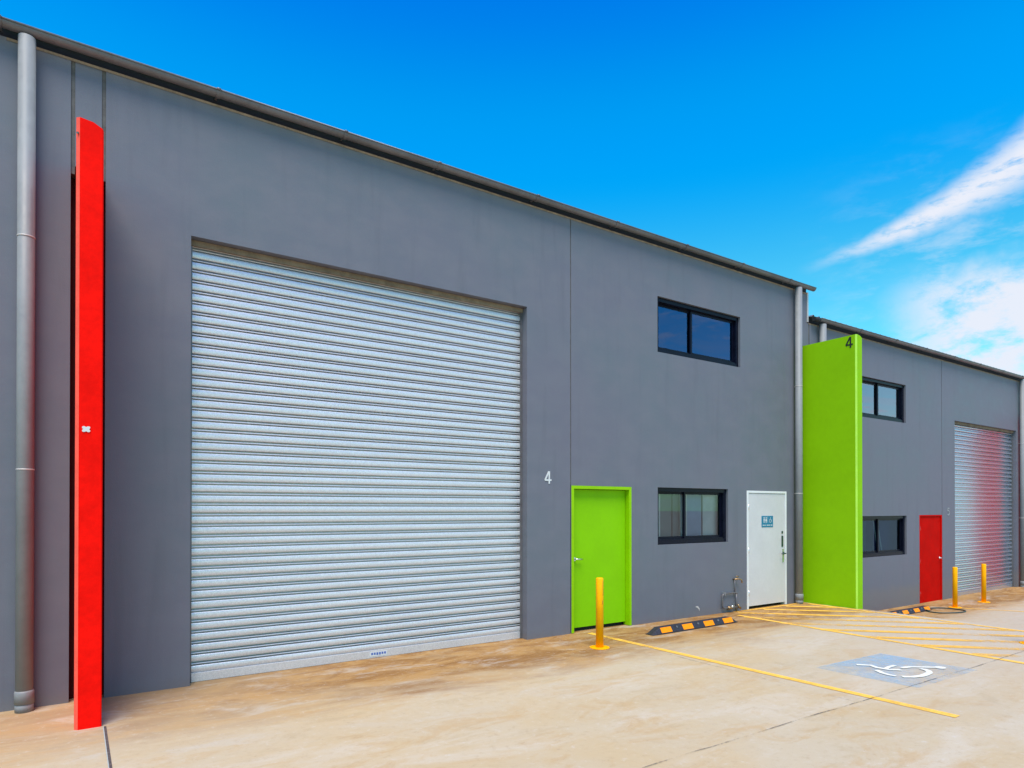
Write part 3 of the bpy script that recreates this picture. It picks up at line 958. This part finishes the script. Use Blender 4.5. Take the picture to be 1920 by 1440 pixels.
# ------------------------------------------------------------------ left neighbour
U0 = thing('warehouse_unit', 'dark grey unit at the left edge, only its bare wall and downpipe showing', 'building')
p = MB()
wall_panel(p, -11.2, -0.035, ZB, 5.845, [(-4.83, -0.93, ZB + 0.001, 4.46)], M['wall'])
p.build('wall', U0)
body(U0, -11.2, -0.02, ZB, 5.87)
roof(U0, -11.4, -0.56, 5.955)
gutter(U0, -11.3, -0.521, 5.912, [-0.545, -2.0, -3.4, -4.8, -6.2, -7.6, -9.0])
downpipe(U0, -0.352, 0.0, 5.845, [4.107, 2.09])
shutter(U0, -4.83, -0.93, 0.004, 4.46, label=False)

# ------------------------------------------------------------------ right lower unit
U2 = thing('warehouse_unit', 'lower grey unit beyond the lime blade wall, with red door and half seen roller shutter', 'building')
ZB2 = -0.75
p = MB()
V1 = (13.28, 15.33, 3.655, 4.50); V2 = (13.28, 15.35, 0.735, 1.60); DD = (15.94, 17.04, ZB2 + 0.001, 1.61)
wall_panel(p, 11.615, 17.045, ZB2, 5.285, [V1, V2, (15.94, 17.0445, ZB2 + 0.001, 1.61)], M['wall'])
p.build('wall', U2)
p = MB()
wall_panel(p, 17.067, 22.12, ZB2, 5.285, [(17.735, 21.49, ZB2 + 0.001, 3.895)], M['wall'])
p.build('wall', U2)
piece('joint_seal', U2, 'seal', 11.585, 11.6145, 0.012, 0.12, 4.85, 5.282)
piece('filler_panel', U2, 'wall', 11.533, 11.5845, 0.004, 0.12, 4.85, 5.282)
piece('joint_seal', U2, 'seal', 17.0455, 17.0665, 0.008, 0.12, 1.62, 5.282)
piece('capping', U2, 'grime_shade', 11.58, 22.1, -0.004, -0.0005, 5.262, 5.2835)
piece('eave_shade_strip', U2, 'dark', 11.62, 22.1, 0.035, 0.14, 5.286, 5.42)  # lower unit's black strip, gutter shadow put in as colour
body(U2, 11.60, 22.2, ZB2, 5.31)
roof(U2, 11.62, 22.1, 5.41)
gutter(U2, 11.78, 22.14, 5.372, [13.22, 14.64, 15.99, 17.41, 18.83, 20.24, 21.5])
p = MB()
p.tube([(11.62, -0.09, 5.35), (11.78, -0.10, 5.350)], 0.045, M['dark'], 14)
p.build('gutter_stop_end', U2)
downpipe(U2, 11.918, -0.3, 5.29, [3.5, 1.6])
downpipe(U2, 21.66, -0.42, 5.29, [3.55, 1.5])
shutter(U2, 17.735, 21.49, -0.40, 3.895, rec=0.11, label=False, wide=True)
window(U2, *V1, 14.32, 'pale')
window(U2, *V2, 14.32, 'dim')
d = MB()
fx0, fx1, ft, fb = 15.9425, 17.0435, 1.608, -0.42
d.box(fx0, fx0 + 0.035, -0.006, 0.10, fb, ft, M['reddoor'], 0.003)
d.box(fx1 - 0.045, fx1, -0.006, 0.10, fb, ft, M['reddoor'], 0.003)
d.box(fx0 + 0.0355, fx1 - 0.0455, -0.005, 0.10, ft - 0.035, ft, M['reddoor'], 0.003)
door_back(d, fx0, fx1, -0.45, ft)
d.build('door_frame', U2)
d = MB()
d.box(fx0 + 0.038, fx1 - 0.049, 0.012, 0.052, fb + 0.02, ft - 0.040, M['reddoor'], 0.002)
rd_ = d.build('door', U2); rd_['label'] = 'red door'
for zz in (-0.18, 0.55, 1.30):
    hg = MB(); hg.tube([(fx0 + 0.037, 0.004, zz - 0.05), (fx0 + 0.037, 0.004, zz + 0.05)], 0.009, M['chrome'], 10)
    hg.build('hinge', rd_)
d = MB(); lever(d, 16.93, 0.60, 0.012, -1); d.build('door_handle', rd_)
digit('5', lambda u, v, q: (17.33 + u, -0.002 - q, 1.60 + v), 0.004, M['faded'], U2, 'wall_number', 0.165, 0.020)

# ------------------------------------------------------------------ blade walls
def blade(x0, x1, yo, z0, z1, m, me, label, bolt=True):
    root = thing('blade_wall', label, 'wall', (x0, 0, 0))
    root.location = (0, 0, 0)
    s = MB()
    ch = 0.024
    cr = 0.045
    # plan outline, clockwise from back left; left outer edge chamfered
    plan = [(x0, 0.12), (x0, yo + ch), (x0 + ch, yo), (x1 - 0.008, yo), (x1, yo + 0.008), (x1, 0.12)]
    zt = [z1, z1 - 0.0, z1 + 0.0, z1 - cr, z1 - cr - 0.012, z1 - cr]
    bot = [s.bm.verts.new((x, y, z0)) for x, y in plan]
    # top falls away slightly towards the right with a rounded shoulder
    top = [s.bm.verts.new((x, y, z)) for (x, y), z in zip(plan, zt)]
    mid_f = s.bm.verts.new((x0 + (x1 - x0) * 0.62, yo, z1 - 0.012))
    mid_b = s.bm.verts.new((x0 + (x1 - x0) * 0.62, 0.12, z1 - 0.012))
    n = len(plan)
    for i in range(n):
        j_ = (i + 1) % n
        vs = [bot[i], bot[j_], top[j_], top[i]]
        if i == 2: vs = [bot[2], bot[3], top[3], mid_f, top[2]]
        if i == 5: vs = [bot[5], bot[0], top[0], mid_b, top[5]]
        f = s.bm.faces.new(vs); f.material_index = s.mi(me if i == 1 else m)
    f = s.bm.faces.new([top[0], top[1], top[2], mid_f, mid_b]); f.material_index = s.mi(m)
    f = s.bm.faces.new([mid_b, mid_f, top[3], top[4], top[5]]); f.material_index = s.mi(m)
    s.build('blade_panel', root)
    return root


B1 = blade(0.005, 0.190, -0.925, -0.1, 4.865, M['red'], M['red_edge'], 'bright red blade wall standing out beside the big shutter, seen end on')
e = MB()
t3 = lambda u, v, q: (0.078 + u, -0.9255 - q, 2.385 + v)
lob = []
for i in range(48):
    a = 2 * math.pi * i / 48
    rr = 0.017 + 0.013 * abs(math.sin(2 * a)) ** 1.3
    lob.append((rr * math.cos(a) * 1.15, rr * math.sin(a) * 0.95))
e.plate(lob, t3, 0.006, M['white'])
e.build('emblem', B1)
e = MB()
e.tube([(0.018, -0.921, 4.735), (0.012, -0.927, 4.735)], 0.009, M['seal'], 10)
e.build('bolt', B1)
B2 = blade(11.385, 11.575, -1.02, -0.35, 4.82, M['green'], M['green_edge'], 'tall lime green blade wall between the two units, seen from its broad side')
digit('4', lambda u, v, q: (11.385 - 0.001 - q, -0.832 - u, 4.600 + v), 0.004, M['black'], B2, 'wall_number', 0.185, 0.026)
B3 = blade(22.22, 22.41, -1.02, -0.6, 4.35, M['red'], M['red_edge'], 'red blade wall at the far end, just outside the right edge')

# ------------------------------------------------------------------ bollards
def bollard(x, y, z, label):
    r = thing('bollard', label, 'bollard', (x, y, z), 'yellow steel bollards')
    b_ = MB(); b_.tube([(0, 0, 0.006), (0, 0, 0.868), (0, 0, 0.880), (0, 0, 0.884)], [0.048, 0.048, 0.043, 0.030], M['yellow'], 32)
    po = b_.build('post', r)
    b_ = MB(); b_.tube([(0, 0, 0.0), (0, 0, 0.010), (0, 0, 0.013)], [0.125, 0.125, 0.118], M['yellow'], 36)
    ba = b_.build('base_plate', r)
    for i in range(4):
        b_ = MB()
        a = math.pi / 4 + i * math.pi / 2
        b_.tube([(0.092 * math.cos(a), 0.092 * math.sin(a), 0.012), (0.092 * math.cos(a), 0.092 * math.sin(a), 0.022)], 0.011, M['yellow'], 6)
        b_.build('bolt', ba)
    return r, po


b1, po = bollard(5.50, -0.92, 0, 'yellow bollard in front of the lime green door')
for (z0_, z1_, a) in ((0.74, 0.85, -1.32), (0.66, 0.74, -1.22), (0.55, 0.60, -1.5)):
    sc_ = MB()
    x_, y2 = 0.0485 * math.cos(a), 0.0485 * math.sin(a)
    tx, ty = -math.sin(a) * 0.004, math.cos(a) * 0.004
    sc_.face([(x_ - tx, y2 - ty, z0_), (x_ + tx, y2 + ty, z0_), (x_ + tx * 1.6, y2 + ty * 1.6, z1_), (x_ - tx * 0.5, y2 - ty * 0.5, z1_)], M['scuff'])
    sc_.build('scratch', po)
bollard(15.93, -0.72, gz(15.93, -0.72), 'yellow bollard near the end of the far wheel stop, left of the far pair')
bollard(17.40, -0.72, gz(17.4, -0.72), 'yellow bollard in front of the far roller shutter, right of the far pair')
bollard(10.30, -3.86, 0, 'yellow bollard in the hatched area, at the right edge of the photo')


# ------------------------------------------------------------------ wheel stops
def wheel_stop(xc, yc, z, label):
    r = thing('wheel_stop', label, 'wheel stop', (xc, yc, z), 'black and orange rubber wheel stops')
    L, Wd, H = 0.95, 0.090, 0.090
    b_ = MB()
    # body with sloped ends and bevelled section
    sec = [(-Wd, 0), (-Wd, 0.02), (-Wd * 0.50, H), (Wd * 0.50, H), (Wd, 0.02), (Wd, 0)]
    st_ = [(-L, 0.12), (-L + 0.16, 1.0), (L - 0.16, 1.0), (L, 0.12)]
    rings = []
    for x, k_ in st_:
        rings.append([b_.bm.verts.new((x, yy * (0.8 + 0.2 * k_), zz * k_)) for yy, zz in sec])
    for a, c in zip(rings, rings[1:]):
        for i in range(len(sec)):
            j_ = (i + 1) % len(sec)
            f = b_.bm.faces.new((a[i], a[j_], c[j_], c[i])); f.material_index = b_.mi(M['rubber'])
    for rg in (rings[0], rings[-1]):
        f = b_.bm.faces.new(rg); f.material_index = b_.mi(M['rubber'])
    b_.build('rubber_body', r)
    for xo in (-0.67, -0.215, 0.255, 0.70):
        o_ = MB()
        a, c = xo - 0.108, xo + 0.108
        hh = 0.0035
        sl_ = lambda t_: (-Wd + (Wd * 0.50) * t_, 0.02 + (H - 0.02) * t_)
        (ya_, za_), (yb_, zb_) = sl_(0.02), sl_(0.97)
        pr = [(ya_ - hh, za_ + 0.001), (yb_ - hh, zb_ + 0.001), (yb_ + 0.004, zb_ - 0.001), (ya_ + 0.004, za_ - 0.002)]
        o_.extrude_x(pr, a, c, M['orange'], False, True)
        o_.build('reflector', r)
    for xo in (-0.44, 0.02, 0.48):
        o_ = MB()
        o_.tube([(xo, -Wd * 0.62, H * 0.78), (xo, -Wd * 0.72, H * 0.82)], 0.016, M['gutter'], 12)
        o_.build('fixing_bolt', r)
    return r


s1 = wheel_stop(7.57, -0.655, 0.0, 'black and orange wheel stop under the lower window of the near unit')
s1.rotation_euler.z = R(1.0)
s2 = wheel_stop(14.22, -0.53, gz(14.22, -0.53), 'black and orange wheel stop before the far unit, half hidden by the slab edge')

# hose loop on the lower slab
hb = MB()
pts = []
for i in range(60):
    a = 2 * math.pi * i / 54 + 2.2
    rx = 0.44 + 0.012 * math.sin(3 * a)
    x = 15.18 + rx * math.cos(a) * 0.98; y = -0.83 + rx * math.sin(a) * 0.78
    pts.append((x, y, gz(x, y) + 0.014 + (0.02 if i > 54 else 0)))
hb.tube(pts, 0.013, M['hose'], 8)
tag(hb.build('hose'), 'dark hose loop lying on the concrete beside the far wheel stop', 'hose')
